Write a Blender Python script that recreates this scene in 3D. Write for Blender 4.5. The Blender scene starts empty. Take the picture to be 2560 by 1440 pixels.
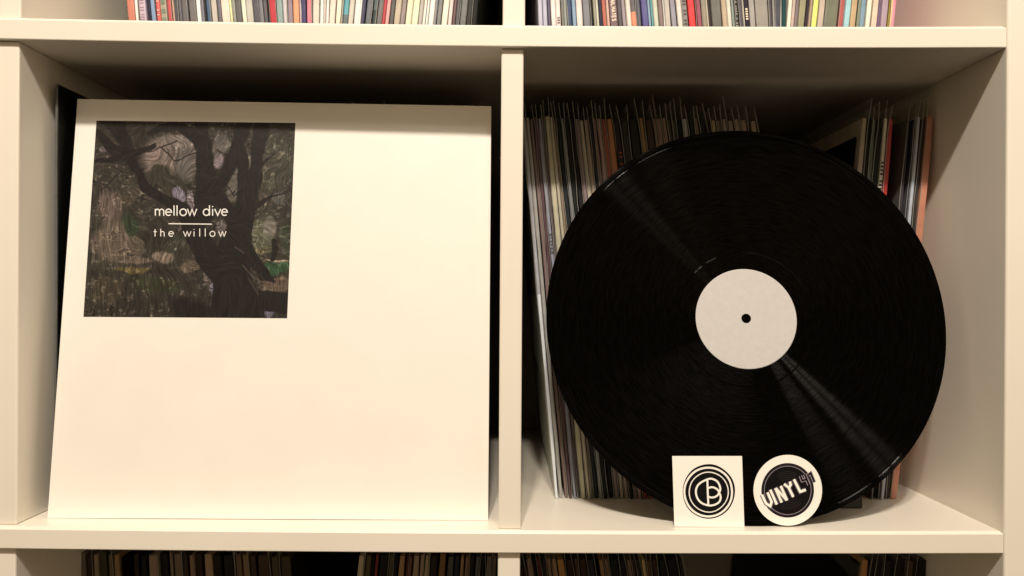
import bpy, bmesh, math, random
import numpy as np
from mathutils import Vector, Matrix
random.seed(7); rng = np.random.default_rng(11)
SC = bpy.context.scene
COL = SC.collection
# ------------------------------------------------------------------ camera
F = 1805.0; D = 0.50; ROLL = math.radians(0.35); VX, VY = 1275.0, 750.0      # photo pixels, metres
cam = bpy.data.cameras.new('camera'); co = bpy.data.objects.new('camera', cam); COL.objects.link(co)
cam.sensor_width = 36.0; cam.lens = 36.0*F/2560; cam.clip_start = 0.02; cam.clip_end = 50
cam.shift_x = (1280-VX)/2560; cam.shift_y = (VY-720)/2560
co.matrix_world = Matrix.Translation((0, -D, 0)) @ Matrix.Rotation(ROLL, 4, 'Y').inverted() @ Matrix.Rotation(math.pi/2, 4, 'X')
SC.camera = co
cr, sr = math.cos(ROLL), math.sin(ROLL)
def ray(px, py):
    u, v = px-VX, VY-py
    return Vector(((u*cr-v*sr)/F, 1.0, (u*sr+v*cr)/F))
def at(px, py, d):                      # a point of the scene d metres behind the front of the shelf
    return Vector((0, -D, 0)) + ray(px, py)*(D+d)
class Plane:
    def __init__(s, p, n): s.p = Vector(p); s.n = Vector(n).normalized(); s.n = s.n if s.n.y < 0 else -s.n
    def hit(s, px, py, off=0.0):
        r = ray(px, py); o = Vector((0, -D, 0))
        t = (s.p-o).dot(s.n)/r.dot(s.n)
        return o + r*t + s.n*off
# ------------------------------------------------------------------ world and lamps
w = bpy.data.worlds.new('World'); SC.world = w; w.use_nodes = True
wt = w.node_tree; bg = wt.nodes['Background']; bg.inputs[1].default_value = 1.0        # a dim room: lit ceiling and walls above, dark floor below
_g = wt.nodes.new('ShaderNodeTexCoord'); _s = wt.nodes.new('ShaderNodeSeparateXYZ'); _r = wt.nodes.new('ShaderNodeValToRGB')
_m = wt.nodes.new('ShaderNodeMapRange'); _m.inputs['From Min'].default_value = -1; wt.links.new(_g.outputs['Generated'], _s.inputs[0]); wt.links.new(_s.outputs[2], _m.inputs['Value'])
wt.links.new(_m.outputs[0], _r.inputs['Fac']); wt.links.new(_r.outputs['Color'], bg.inputs[0])
_r.color_ramp.elements[0].position = .44; _r.color_ramp.elements[0].color = (.040, .026, .014, 1)
_r.color_ramp.elements[1].position = .505; _r.color_ramp.elements[1].color = (.74, .545, .335, 1)
_e = _r.color_ramp.elements.new(.66); _e.color = (.36, .27, .17, 1)
def lamp(name, loc, watts, size, colr):
    l = bpy.data.lights.new(name, 'AREA'); l.shape = 'DISK'; l.size = size; l.energy = watts; l.color = colr
    o = bpy.data.objects.new(name, l); COL.objects.link(o); o.location = loc
    o.rotation_euler = (Vector((0, 0.05, 0))-Vector(loc)).to_track_quat('-Z', 'Y').to_euler()
LC = (1.0, 0.885, 0.752)
lamp('ceiling_or_fill_lamp', (-0.145, -1.20, 1.42), 20.5, 0.085, LC)
lamp('ceiling_or_fill_lamp', (-0.01, -1.20, 1.41), 18, 0.085, LC)
lamp('ceiling_or_fill_lamp', (0.30, -1.29, 1.36), 5.5, 0.20, LC)
lamp('ceiling_or_fill_lamp', (1.25, -1.25, 1.30), 2.6, 1.1, LC)  # added broad fill, not a room lamp: brightens the left wall
SC.view_settings.view_transform = 'Standard'; SC.view_settings.look = 'None'
SC.view_settings.exposure = 0.0; SC.view_settings.gamma = 1
SC.cycles.max_bounces = 10; SC.cycles.transparent_max_bounces = 24
# ------------------------------------------------------------------ helpers
def lin(c): return tuple(((x/255)/12.92 if x <= 10 else (((x/255)+0.055)/1.055)**2.4) for x in c)
def new_mat(name):
    m = bpy.data.materials.new(name); m.use_nodes = True
    return m, m.node_tree, m.node_tree.nodes['Principled BSDF']
def N(nt, t, **kw):
    n = nt.nodes.new(t)
    for k, v in kw.items():
        if k.startswith('i_'): n.inputs[k[2:].replace('_', ' ')].default_value = v
        else: setattr(n, k, v)
    return n
def noise_color(nt, bs, a, b, scale, detail=4, lo=0.35, hi=0.65, vec=None):
    n = N(nt, 'ShaderNodeTexNoise', i_Scale=scale, i_Detail=detail)
    if vec is not None: nt.links.new(vec, n.inputs['Vector'])
    r = nt.nodes.new('ShaderNodeValToRGB'); r.color_ramp.elements[0].position = lo; r.color_ramp.elements[1].position = hi
    r.color_ramp.elements[0].color = (*a, 1); r.color_ramp.elements[1].color = (*b, 1)
    nt.links.new(n.outputs['Fac'], r.inputs['Fac']); nt.links.new(r.outputs['Color'], bs.inputs['Base Color'])
    return n, r
def objvec(nt, sc=(1, 1, 1)):
    tc = N(nt, 'ShaderNodeTexCoord'); mp = N(nt, 'ShaderNodeMapping'); mp.inputs['Scale'].default_value = sc
    nt.links.new(tc.outputs['Object'], mp.inputs['Vector']); return mp.outputs['Vector']
def bump(nt, bs, scale, strength, dist=0.0005, vec=None, detail=3):
    n = N(nt, 'ShaderNodeTexNoise', i_Scale=scale, i_Detail=detail)
    if vec is not None: nt.links.new(vec, n.inputs['Vector'])
    b = N(nt, 'ShaderNodeBump', i_Strength=strength, i_Distance=dist)
    nt.links.new(n.outputs['Fac'], b.inputs['Height']); nt.links.new(b.outputs['Normal'], bs.inputs['Normal'])
def white_paint():
    m, nt, bs = new_mat('white_foil')
    v = objvec(nt, (1, 1, 1))
    noise_color(nt, bs, (0.82, 0.77, 0.675), (0.85, 0.80, 0.705), 9, 5, 0.3, 0.7, v)
    bs.inputs['Roughness'].default_value = 0.36; bs.inputs['Specular IOR Level'].default_value = 0.55
    bump(nt, bs, 900, 0.10, 0.0002, v)
    return m
M_WHITE = white_paint()
def flat(name, c, rough=0.6, spec=0.4, var=0.12, scale=60):
    m, nt, bs = new_mat(name); c = lin(c)
    noise_color(nt, bs, tuple(x*(1-var) for x in c), tuple(min(1, x*(1+var)) for x in c), scale, 4, 0.3, 0.7, objvec(nt))
    bs.inputs['Roughness'].default_value = rough; bs.inputs['Specular IOR Level'].default_value = spec
    return m
def mesh_obj(name, verts, faces, mat, parent=None, smooth=False, loc=None):
    me = bpy.data.meshes.new(name); me.from_pydata([tuple(v) for v in verts], [], faces); me.update()
    if mat: me.materials.append(mat)
    if smooth: me.polygons.foreach_set('use_smooth', [True]*len(me.polygons))
    o = bpy.data.objects.new(name, me); COL.objects.link(o)
    if parent: o.parent = parent
    if loc is not None: o.location = loc
    return o
def bm_obj(name, bm, mat, parent=None, smooth=False):
    me = bpy.data.meshes.new(name); bm.normal_update(); bm.to_mesh(me); bm.free()
    if mat: me.materials.append(mat)
    if smooth: me.polygons.foreach_set('use_smooth', [True]*len(me.polygons))
    o = bpy.data.objects.new(name, me); COL.objects.link(o)
    if parent: o.parent = parent
    return o
def empty(name, loc=(0, 0, 0)):
    o = bpy.data.objects.new(name, None); COL.objects.link(o); o.location = loc; o.empty_display_size = 0.02; return o
def tag(o, label=None, cat=None, group=None, kind=None):
    if label: o['label'] = label
    if cat: o['category'] = cat
    if group: o['group'] = group
    if kind: o['kind'] = kind
    return o
def box_bm(x0, x1, y0, y1, z0, z1, bev=0.0, segs=2, cuts=0, sag=None, topbev=0.0):
    bm = bmesh.new(); bmesh.ops.create_cube(bm, size=1)
    for v in bm.verts:
        v.co = Vector((x0 if v.co.x < 0 else x1, y0 if v.co.y < 0 else y1, z0 if v.co.z < 0 else z1))
    if topbev:
        e = [e for e in bm.edges if all(v.co.z > (z0+z1)/2 for v in e.verts)]
        bmesh.ops.bevel(bm, geom=e, offset=topbev, segments=1, affect='EDGES')
        e = [e for e in bm.edges if all(v.co.z < (z0+z1)/2 for v in e.verts)]
        bmesh.ops.bevel(bm, geom=e, offset=bev, segments=2, profile=0.5, affect='EDGES')
    elif bev: bmesh.ops.bevel(bm, geom=list(bm.edges), offset=bev, segments=segs, profile=0.5, affect='EDGES')
    if cuts:
        for k in range(1, cuts):
            x = x0+(x1-x0)*k/cuts
            bmesh.ops.bisect_plane(bm, geom=bm.verts[:]+bm.edges[:]+bm.faces[:], plane_co=(x, 0, 0), plane_no=(1, 0, 0))
    if sag:
        for v in bm.verts: v.co.z += sag(v.co.x)
    return bm
# ------------------------------------------------------------------ wall and shelf unit
tag(mesh_obj('wall', [(-1.6, .405, -1.3), (1.4, .405, -1.3), (1.4, .405, 1.5), (-1.6, .405, 1.5)], [(0, 1, 2, 3)],
    flat('wall_paint', (150, 140, 125), 0.8, 0.2, 0.04, 8)), kind='structure')
XL, XR = -0.3438, 0.343                   # inner faces of the two compartments in view
CL, CR = -0.0071, 0.0085                  # centre divider
T = 0.0152
def quad(x, a, b, c):                     # parabola through (XL,a) (0,b) (XR,c)
    t = x/0.3434; return b + (c-a)/2*t + ((a+c)/2-b)*min(t*t, 1.3)
def zu(x): return quad(x, .1786, .1756, .1770)       # underside of the upper shelf
def zl(x): return quad(x, -.1592, -.1601, -.1583)    # top of the lower shelf
UNIT = tag(empty('shelf_unit'), 'white cube shelf unit whose compartments are filled with vinyl records', 'shelf')
Z_TOP, Z_BOT = 0.53, -0.512
def board(zf, th_up, xl=-0.72, xr=XR-0.0004, y0=0.0):
    bm = box_bm(xl, xr, y0, 0.39, 0, T, 0.0006, 2, 24, zf, 0.0019)
    return bm_obj('shelf_board', bm, M_WHITE, UNIT, True)
for o in (board(zu, 1), board(lambda x: zl(x)-T, 0), board(lambda x: Z_TOP, 0), board(lambda x: Z_BOT-T, 0)):
    pass
def divider(x0, x1, z0, z1):
    bm_obj('divider', box_bm(x0, x1, 0.0042, 0.388, z0, z1, 0.0011, 2), M_WHITE, UNIT, True)
for (a, b) in ((CL, CR), (XL-T, XL)):
    xm = (a+b)/2; g = 0.0001
    divider(a, b, zl(xm)+g, zu(xm)-g)
    divider(a+.0008, b+.0008, zu(xm)+T+g, Z_TOP-g)
    divider(a-.0003, b-.0003, Z_BOT+g, zl(xm)-T-g)
for x0, x1 in ((XR, XR+0.038), (-0.758, -0.7203)):
    bm_obj('side_panel', box_bm(x0, x1, -0.001, 0.392, Z_BOT-0.05, Z_TOP+0.05, 0.0018, 3), M_WHITE, UNIT, True)
for o in UNIT.children:
    o.data.polygons.foreach_set('use_smooth', [False]*len(o.data.polygons))
# ------------------------------------------------------------------ flat print: ribbons and fills on a plane
def ribbon_pts(pts, wid, closed=False):
    n = len(pts); L = []; R = []
    for i in range(n):
        a = pts[(i-1) % n] if (closed or i > 0) else pts[i]
        c = pts[(i+1) % n] if (closed or i < n-1) else pts[i]
        b = pts[i]
        d1 = Vector((b[0]-a[0], b[1]-a[1])); d2 = Vector((c[0]-b[0], c[1]-b[1]))
        if d1.length < 1e-9: d1 = d2
        if d2.length < 1e-9: d2 = d1
        d1 = d1.normalized(); d2 = d2.normalized(); t = (d1+d2)
        t = t.normalized() if t.length > 1e-6 else d1
        nn = Vector((-t.y, t.x)); k = 1/max(0.45, nn.dot(Vector((-d1.y, d1.x))))
        wd = wid[i] if hasattr(wid, '__len__') else wid
        L.append((b[0]+nn.x*wd/2*k, b[1]+nn.y*wd/2*k)); R.append((b[0]-nn.x*wd/2*k, b[1]-nn.y*wd/2*k))
    return L, R
def print_strokes(name, strokes, wid, to3d, mat, parent, off, step=0.00001):
    V = []; Fc = []
    for k, s in enumerate(strokes):
        closed = s[0] == 'C'; pts = s[1:] if closed else s
        L, R = ribbon_pts(list(pts), wid, closed); b = len(V); n = len(L)
        for l, r in zip(L, R): V.append(to3d(*l, off+k*step)); V.append(to3d(*r, off+k*step))
        for i in range(n if closed else n-1):
            j = (i+1) % n; Fc.append((b+2*i, b+2*i+1, b+2*j+1, b+2*j))
    o = mesh_obj(name, V, Fc, mat); set_parent(o, parent); return o
def set_parent(o, p):
    if p is None: return
    bpy_world = PM.get(p.name, Matrix.Identity(4))
    o.parent = p; o.matrix_parent_inverse = bpy_world.inverted()
PM = {}
def note_matrix(o, m): PM[o.name] = m
def fill(name, poly, to3d, mat, parent, off):
    c = (sum(p[0] for p in poly)/len(poly), sum(p[1] for p in poly)/len(poly))
    V = [to3d(*c, off)]+[to3d(*p, off) for p in poly]; n = len(poly)
    o = mesh_obj(name, V, [(0, 1+i, 1+(i+1) % n) for i in range(n)], mat); set_parent(o, parent); return o
def arc(cx, cy, rx, ry, a0, a1, n=24):
    return [(cx+rx*math.cos(math.radians(a0+(a1-a0)*i/n)), cy-ry*math.sin(math.radians(a0+(a1-a0)*i/n))) for i in range(n+1)]
def smooth_poly(pts, it=2, closed=False):
    for _ in range(it):
        q = []
        n = len(pts)
        for i in range(n if closed else n-1):
            a, b = pts[i], pts[(i+1) % n]
            q += [(a[0]*.75+b[0]*.25, a[1]*.75+b[1]*.25), (a[0]*.25+b[0]*.75, a[1]*.25+b[1]*.75)]
        if not closed: q = [pts[0]]+q+[pts[-1]]
        pts = q
    return pts
def wobble(cx, cy, rx, ry, amp, seed, n=72):
    r = random.Random(seed); ph = [r.uniform(0, 6.28) for _ in range(6)]
    out = []
    for i in range(n):
        a = 2*math.pi*i/n
        k = 1+amp*sum(math.sin((j+3)*a*1.0+ph[j])/(1+j*0.3) for j in range(6))/3
        out.append((cx+rx*k*math.cos(a), cy+ry*k*math.sin(a)))
    return out
# lower-case strokes, x height 1, y up
def A(cx, cy, r, a0, a1, n=16): return [(cx+r*math.cos(math.radians(a0+(a1-a0)*i/n)), cy+r*math.sin(math.radians(a0+(a1-a0)*i/n))) for i in range(n+1)]
LOW = {
 'o': [['C']+A(.5, .5, .5, 0, 345, 23)],
 'e': [[(.04, .52), (.98, .52)]+A(.5, .5, .48, 6, 312, 22)],
 'l': [[(0, 0), (0, 1.55)]], 'i': [[(0, 0), (0, 1)], [(0, 1.28), (0, 1.44)]],
 'm': [[(0, 0), (0, 1)], A(.3, .66, .3, 175, 0)+[(.6, 0)], A(.9, .66, .3, 175, 0)+[(1.2, 0)]],
 'h': [[(0, 0), (0, 1.5)], A(.35, .62, .35, 175, 0)+[(.7, 0)]],
 'w': [[(0, 1), (.36, .04), (.68, .96), (1.0, .04), (1.36, 1)]], 'v': [[(0, 1), (.44, .02), (.88, 1)]],
 'd': [['C']+A(.48, .5, .48, 0, 345, 23), [(.98, 0), (.98, 1.55)]],
 't': [[(.28, 0), (.28, 1.42)], [(0, .93), (.58, .93)]],
}
UPC = {
 'A': [[(0, 0), (.5, 1), (1, 0)], [(.22, .36), (.78, .36)]], 'E': [[(.85, 0), (0, 0), (0, 1), (.85, 1)], [(.02, .5), (.75, .5)]],
 'F': [[(0, 0), (0, 1), (.8, 1)], [(.02, .5), (.7, .5)]], 'I': [[(.1, 0), (.1, 1)]], 'K': [[(0, 0), (0, 1)], [(.8, 1), (.05, .45), (.85, 0)]],
 'L': [[(0, 1), (0, 0), (.8, 0)]], 'M': [[(0, 0), (0, 1), (.5, .4), (1, 1), (1, 0)]], 'O': [['C']+A(.5, .5, .5, 0, 340, 17)],
 'R': [[(0, 0), (0, 1), (.6, 1), (.8, .78), (.6, .52), (.05, .52)], [(.45, .5), (.85, 0)]],
 'S': [[(.85, .85), (.5, 1), (.1, .88), (.1, .65), (.8, .38), (.85, .15), (.45, 0), (0, .12)]],
 'T': [[(.45, 0), (.45, .95)], [(0, 1), (.9, 1)]], 'U': [[(0, 1), (0, .2), (.4, 0), (.8, .2), (.8, 1)]],
}
# ------------------------------------------------------------------ the white sleeve with the willow print
def slab(name, c, th, mat, parent=None, bow=0.0, n=14, m=14):
    """c = BL, BR, TR, TL front corners; a thin board of thickness th behind them, with rounded thin edges"""
    BL, BR, TR, TL = [Vector(v) for v in c]
    nrm = (BR-BL).cross(TL-BL).normalized()
    if nrm.y > 0: nrm = -nrm
    V = []; Fc = []
    def P(u, v): return (BL*(1-u)+BR*u)*(1-v)+(TL*(1-u)+TR*u)*v
    for side in (0, 1):
        for j in range(m+1):
            for i in range(n+1):
                u, v = i/n, j/m
                b = bow*(4*u*(1-u))*0.6*(v**2)
                edge = 0.0004 if (i in (0, n) or j in (0, m)) else 0
                V.append(P(u, v)+nrm*((-b) if side == 0 else (-b-th))+nrm*(-edge if side == 0 else edge))
    W = (n+1)*(m+1)
    for j in range(m):
        for i in range(n):
            a = j*(n+1)+i
            Fc.append((a, a+1, a+n+2, a+n+1)); Fc.append((W+a, W+a+n+1, W+a+n+2, W+a+1))
    per = [i for i in range(n+1)]+[j*(n+1)+n for j in range(1, m+1)]+[m*(n+1)+i for i in range(n-1, -1, -1)]+[j*(n+1) for j in range(m-1, 0, -1)]
    for k in range(len(per)):
        a, b = per[k], per[(k+1) % len(per)]; Fc.append((a, W+a, W+b, b))
    return mesh_obj(name, V, Fc, mat, parent), nrm
def card_white(name, c, rough):
    m, nt, bs = new_mat(name)
    noise_color(nt, bs, tuple(x*.97 for x in c), c, 25, 5, 0.3, 0.7, objvec(nt))
    bs.inputs['Roughness'].default_value = rough; bs.inputs['Specular IOR Level'].default_value = .5
    bump(nt, bs, 1500, .06, .0001, objvec(nt)); return m
M_CARD = card_white('white_card', (.89, .86, .80), 0.42)
c4 = [at(118, 1299, .0200), at(1220, 1301, .0235), at(1228, 265, .0530), at(193, 247, .0480)]
zf = zl(-.17)
for k in (0, 1): c4[k].z = zl(c4[k].x)+0.0003
PL = Plane(c4[0], (c4[1]-c4[0]).cross(c4[3]-c4[0]))
c4[2] = PL.hit(1228, 265)
SLV = empty('record_sleeve', (c4[0]+c4[1])/2); note_matrix(SLV, Matrix.Translation(SLV.location))
tag(SLV, 'large white record sleeve with a dark square willow picture, leaning in the left compartment', 'record sleeve')
o, nrm = slab('sleeve_card', c4, 0.0032, M_CARD); set_parent(o, SLV)
def art_map(x, y, off): return PL.hit(190+x/2.6667, 280+y/2.6667, off)
# the picture: painted with numpy on a grid of colour values
NA = 430
def paint():
    v, u = np.mgrid[0:NA+1, 0:NA+1]/NA
    xl = 137+(50-137)*v; xr = 1463+(1408-1463)*v
    X = xl+(xr-xl)*u; yt = 58+(73-58)*u; yb = 1365+(1375-1365)*u; Y = yt+(yb-yt)*v
    def vnoise(n, oct=3, seed=0):
        r = np.random.default_rng(seed); out = np.zeros_like(u); amp = 1
        for o_ in range(oct):
            g = r.random((n+2, n+2)); a = u*n; b = v*n; i = np.minimum(a.astype(int), n-1); j = np.minimum(b.astype(int), n-1)
            fa = a-i; fb = b-j; fa = fa*fa*(3-2*fa); fb = fb*fb*(3-2*fb)
            out += amp*((g[j, i]*(1-fa)+g[j, i+1]*fa)*(1-fb)+(g[j+1, i]*(1-fa)+g[j+1, i+1]*fa)*fb); n *= 2; amp *= .5
        return out/(2-2**(1-oct))
    ang = (vnoise(5, 3, 1)-.5)*9
    low = np.clip((X*0+np.maximum(Y-950, 0))/250, 0, 1); leftw = np.clip((560-X)/300, 0, 1)*np.clip((Y-380)/200, 0, 1)
    vert = np.clip(low+leftw, 0, .85)
    dx = np.cos(ang)*(1-vert)+vert*.12*np.sin(ang); dy = np.sin(ang)*(1-vert)+vert
    nn = np.hypot(dx, dy); dx /= nn; dy /= nn
    white = vnoise(215, 1, 5)+.3*np.random.default_rng(5).random((NA+1, NA+1)); white -= white.mean()-.5; acc = np.zeros_like(white); cnt = 0
    ii, jj = np.meshgrid(np.arange(NA+1.), np.arange(NA+1.), indexing='xy')
    for sgn in (1, -1):
        px, py = ii.copy(), jj.copy()
        for s in range(13):
            a = np.clip(px.round().astype(int), 0, NA); b = np.clip(py.round().astype(int), 0, NA)
            acc += white[b, a]; cnt += 1; px += sgn*dx[b, a]; py += sgn*dy[b, a]
    lic = (acc/cnt-.5); lic = lic/lic.std()
    wx = X+(vnoise(9, 3, 8)-.5)*110; wy = Y+(vnoise(9, 3, 9)-.5)*110
    img = np.zeros(u.shape+(3,)); base = np.array([50., 46, 39]); img[:] = base
    img *= (.72+.6*vnoise(6, 4, 3))[..., None]
    img[Y > 1050] *= .88
    def blob(cx, cy, rx, ry, c, k=1.0, soft=.32):
        d = np.sqrt(((wx-cx)/rx)**2+((wy-cy)/ry)**2); a = np.clip((1.05-d)/soft, 0, 1)*k
        img[:] = img*(1-a[..., None])+np.array(c, float)*a[..., None]
    for b in [(560, 330, 150, 150, (104, 90, 84)), (740, 350, 90, 150, (82, 76, 74)), (690, 215, 120, 55, (104, 94, 92)), (520, 300, 90, 60, (118, 98, 94)),
              (540, 440, 110, 60, (52, 48, 38)), (690, 565, 45, 45, (98, 92, 116)), (770, 590, 30, 70, (96, 86, 98)), (960, 240, 75, 100, (84, 78, 76)), (955, 350, 45, 50, (112, 98, 108)),
              (1035, 470, 60, 120, (86, 82, 76)), (1145, 370, 24, 110, (96, 92, 76)), (950, 780, 50, 90, (80, 72, 74)), (595, 940, 75, 60, (108, 92, 80)), (690, 860, 90, 60, (52, 56, 44)),
              (220, 640, 95, 150, (84, 70, 66)), (240, 860, 160, 130, (88, 76, 64)), (390, 900, 60, 110, (80, 70, 58)), (350, 560, 70, 80, (66, 58, 48)), (375, 740, 65, 80, (40, 56, 36)),
              (1230, 830, 95, 130, (78, 80, 62)), (1290, 780, 50, 70, (96, 92, 84)), (1400, 850, 60, 120, (50, 58, 42)), (1330, 330, 150, 220, (58, 57, 47)), (1370, 590, 60, 50, (72, 74, 68)),
              (1330, 1048, 110, 36, (38, 72, 44)), (1340, 1005, 100, 10, (120, 104, 84)), (400, 1052, 130, 24, (84, 72, 36)), (420, 985, 130, 26, (92, 78, 66)), (760, 1040, 80, 40, (84, 72, 60)),
              (880, 1110, 45, 60, (80, 70, 66)), (940, 1210, 40, 80, (74, 74, 92)), (970, 1200, 20, 40, (110, 104, 130)), (930, 1290, 30, 30, (50, 78, 80)), (1300, 1340, 45, 50, (84, 78, 104)),
              (1340, 1160, 110, 60, (86, 66, 52)), (1200, 930, 100, 30, (84, 78, 52)), (180, 250, 60, 40, (76, 68, 72)), (330, 200, 60, 80, (56, 50, 46)), (560, 1160, 160, 60, (48, 52, 34)), (200, 1200, 120, 120, (62, 54, 42))]:
        blob(*b)
    # hanging fronds and small light flecks
    fl = vnoise(60, 2, 21); img += (np.clip(fl-.62, 0, 1)*150)[..., None]*np.array([1, .93, .86])*(vnoise(7, 2, 22) > .48)[..., None]
    img *= (1+lic*.13)[..., None]
    ridge = np.abs(vnoise(11, 3, 31)-.5); img *= (1-.3*np.exp(-(ridge/.012)**2))[..., None]
    img *= (1+.35*np.exp(-((ridge-.022)/.010)**2))[..., None]
    T = np.array([30., 25, 26])
    def stroke(pts, soft=7):
        m = np.full(u.shape, 1e9)
        wx2 = X+(vnoise(14, 2, 41)-.5)*36; wy2 = Y+(vnoise(14, 2, 42)-.5)*36
        for (x0, y0, r0), (x1, y1, r1) in zip(pts[:-1], pts[1:]):
            ex, ey = x1-x0, y1-y0; t = np.clip(((wx2-x0)*ex+(wy2-y0)*ey)/(ex*ex+ey*ey), 0, 1)
            m = np.minimum(m, np.hypot(wx2-x0-t*ex, wy2-y0-t*ey)-(r0+(r1-r0)*t))
        a = np.clip(.5-m/soft, 0, 1)[..., None]; img[:] = img*(1-a)+(T*(1+.14*lic[..., None]))*a
    stroke([(230, 40, 60), (330, 200, 42), (400, 370, 34), (470, 500, 38), (600, 585, 34), (720, 655, 42), (800, 800, 78), (880, 950, 90), (1000, 1080, 105), (1080, 1200, 125), (1110, 1390, 165)])
    stroke([(140, 130, 22), (260, 250, 34), (350, 300, 34)]); stroke([(120, 330, 8), (240, 310, 20), (340, 290, 26), (520, 220, 14)])
    stroke([(480, 150, 18), (580, 110, 28), (690, 105, 32), (780, 160, 40), (850, 250, 50), (870, 400, 54), (890, 560, 66), (850, 700, 66)])
    stroke([(830, 60, 46), (860, 250, 46)]); stroke([(840, 420, 35), (815, 620, 22)])
    stroke([(1130, 60, 56), (1070, 270, 40), (990, 420, 38), (930, 520, 45), (1000, 640, 40), (1060, 720, 50)])
    stroke([(1110, 250, 36), (1115, 480, 44), (1130, 620, 66), (1095, 780, 82), (1050, 950, 108), (1050, 1150, 130), (1050, 1390, 165)])
    stroke([(1245, 60, 46), (1215, 280, 44), (1190, 450, 44), (1160, 600, 48)]); stroke([(1100, 860, 50), (1190, 990, 42), (1270, 1090, 30), (1320, 1120, 8)])
    stroke([(1100, 1240, 80), (1400, 1270, 70)]); stroke([(1190, 630, 22), (1290, 570, 9), (1430, 520, 4)]); stroke([(1210, 380, 8), (1330, 290, 4)])
    stroke([(1320, 860, 18), (1320, 990, 20)]); stroke([(700, 1300, 60), (900, 1340, 60)], 40)
    for p in [[(430, 270), (560, 240), (680, 200)], [(560, 230), (620, 280), (640, 330)], [(650, 330), (740, 300), (820, 270)], [(930, 260), (1000, 290), (1050, 310)], [(1000, 480), (1050, 560)], [(180, 520), (300, 400)]]:
        stroke([(x, y, 4) for x, y in p], 5)
    # lit bark along roots
    for p in [[(1110, 1020), (1170, 1090), (1230, 1130), (1300, 1140)], [(1150, 1110), (1215, 1215)], [(1120, 940), (1060, 900)], [(1260, 1180), (1390, 1190)], [(1250, 1160), (1400, 1165)]]:
        for (x0, y0), (x1, y1) in zip(p[:-1], p[1:]):
            ex, ey = x1-x0, y1-y0; t = np.clip(((X-x0)*ex+(Y-y0)*ey)/(ex*ex+ey*ey), 0, 1); m = np.hypot(X-x0-t*ex, Y-y0-t*ey)
            a = (np.clip(1-m/7, 0, 1)*.7)[..., None]; img[:] = img*(1-a)+np.array([100., 82, 72])*a
    g = img.mean(-1, keepdims=True); img = img*.58+g*.42*np.array([1.02, 1.0, .97])
    return np.clip((img-46)*1.22+48, 8, 170), X, Y
img, AX, AY = paint()
def art_obj():
    V = [art_map(x, y, 0.00012) for x, y in zip(AX.ravel(), AY.ravel())]
    n = NA+1; idx = np.arange(n*n).reshape(n, n)
    q = np.stack([idx[:-1, :-1], idx[:-1, 1:], idx[1:, 1:], idx[1:, :-1]], -1).reshape(-1, 4)[:, ::-1]
    m, nt, bs = new_mat('picture_print')
    at_ = N(nt, 'ShaderNodeVertexColor'); at_.layer_name = 'print'; nt.links.new(at_.outputs['Color'], bs.inputs['Base Color'])
    bs.inputs['Roughness'].default_value = .5; bs.inputs['Specular IOR Level'].default_value = .3
    o = mesh_obj('picture', V, q.tolist(), m)
    ca = o.data.color_attributes.new('print', 'FLOAT_COLOR', 'POINT')
    s = img.reshape(-1, 3)/255; l = np.where(s <= .04045, s/12.92, ((s+.055)/1.055)**2.4)*.86
    ca.data.foreach_set('color', np.concatenate([l, np.ones((len(l), 1))], 1).ravel().astype(np.float32))
    set_parent(o, SLV); return o
ART = art_obj()
M_INK = flat('white_ink', (238, 236, 232), .5, .3, .02)
def letters(name, items, base, xh, wid, squeeze=1.0):
    st = []
    for ch, x0, x1 in items:
        g = LOW[ch]; gw = max([p[0] for s in g for p in (s[1:] if s[0] == 'C' else s)]) or 1
        sx = (x1-x0)/gw if x1 > x0 else xh
        for s in g:
            c = s[0] == 'C'; q = [(x0+p[0]*sx, base-p[1]*xh) for p in (s[1:] if c else s)]
            st.append((['C']+q) if c else q)
    return print_strokes(name, st, wid, art_map, M_INK, SLV, 0.00025)
letters('lettering', [('m', 530, 586), ('e', 598, 638), ('l', 655, 655), ('l', 675, 675), ('o', 694, 737), ('w', 744, 806), ('d', 850, 891), ('i', 912, 912), ('v', 926, 966), ('e', 972, 1010)], 691, 44, 7.5)
letters('lettering', [('t', 518, 539), ('h', 566, 589), ('e', 619, 651), ('w', 717, 768), ('i', 788, 788), ('l', 826, 826), ('l', 863, 863), ('o', 894, 928), ('w', 952, 1002)], 830, 34, 5.5)
print_strokes('rule', [[(618, 745), (907, 748)]], 6.5, art_map, M_INK, SLV, 0.00025)
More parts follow.
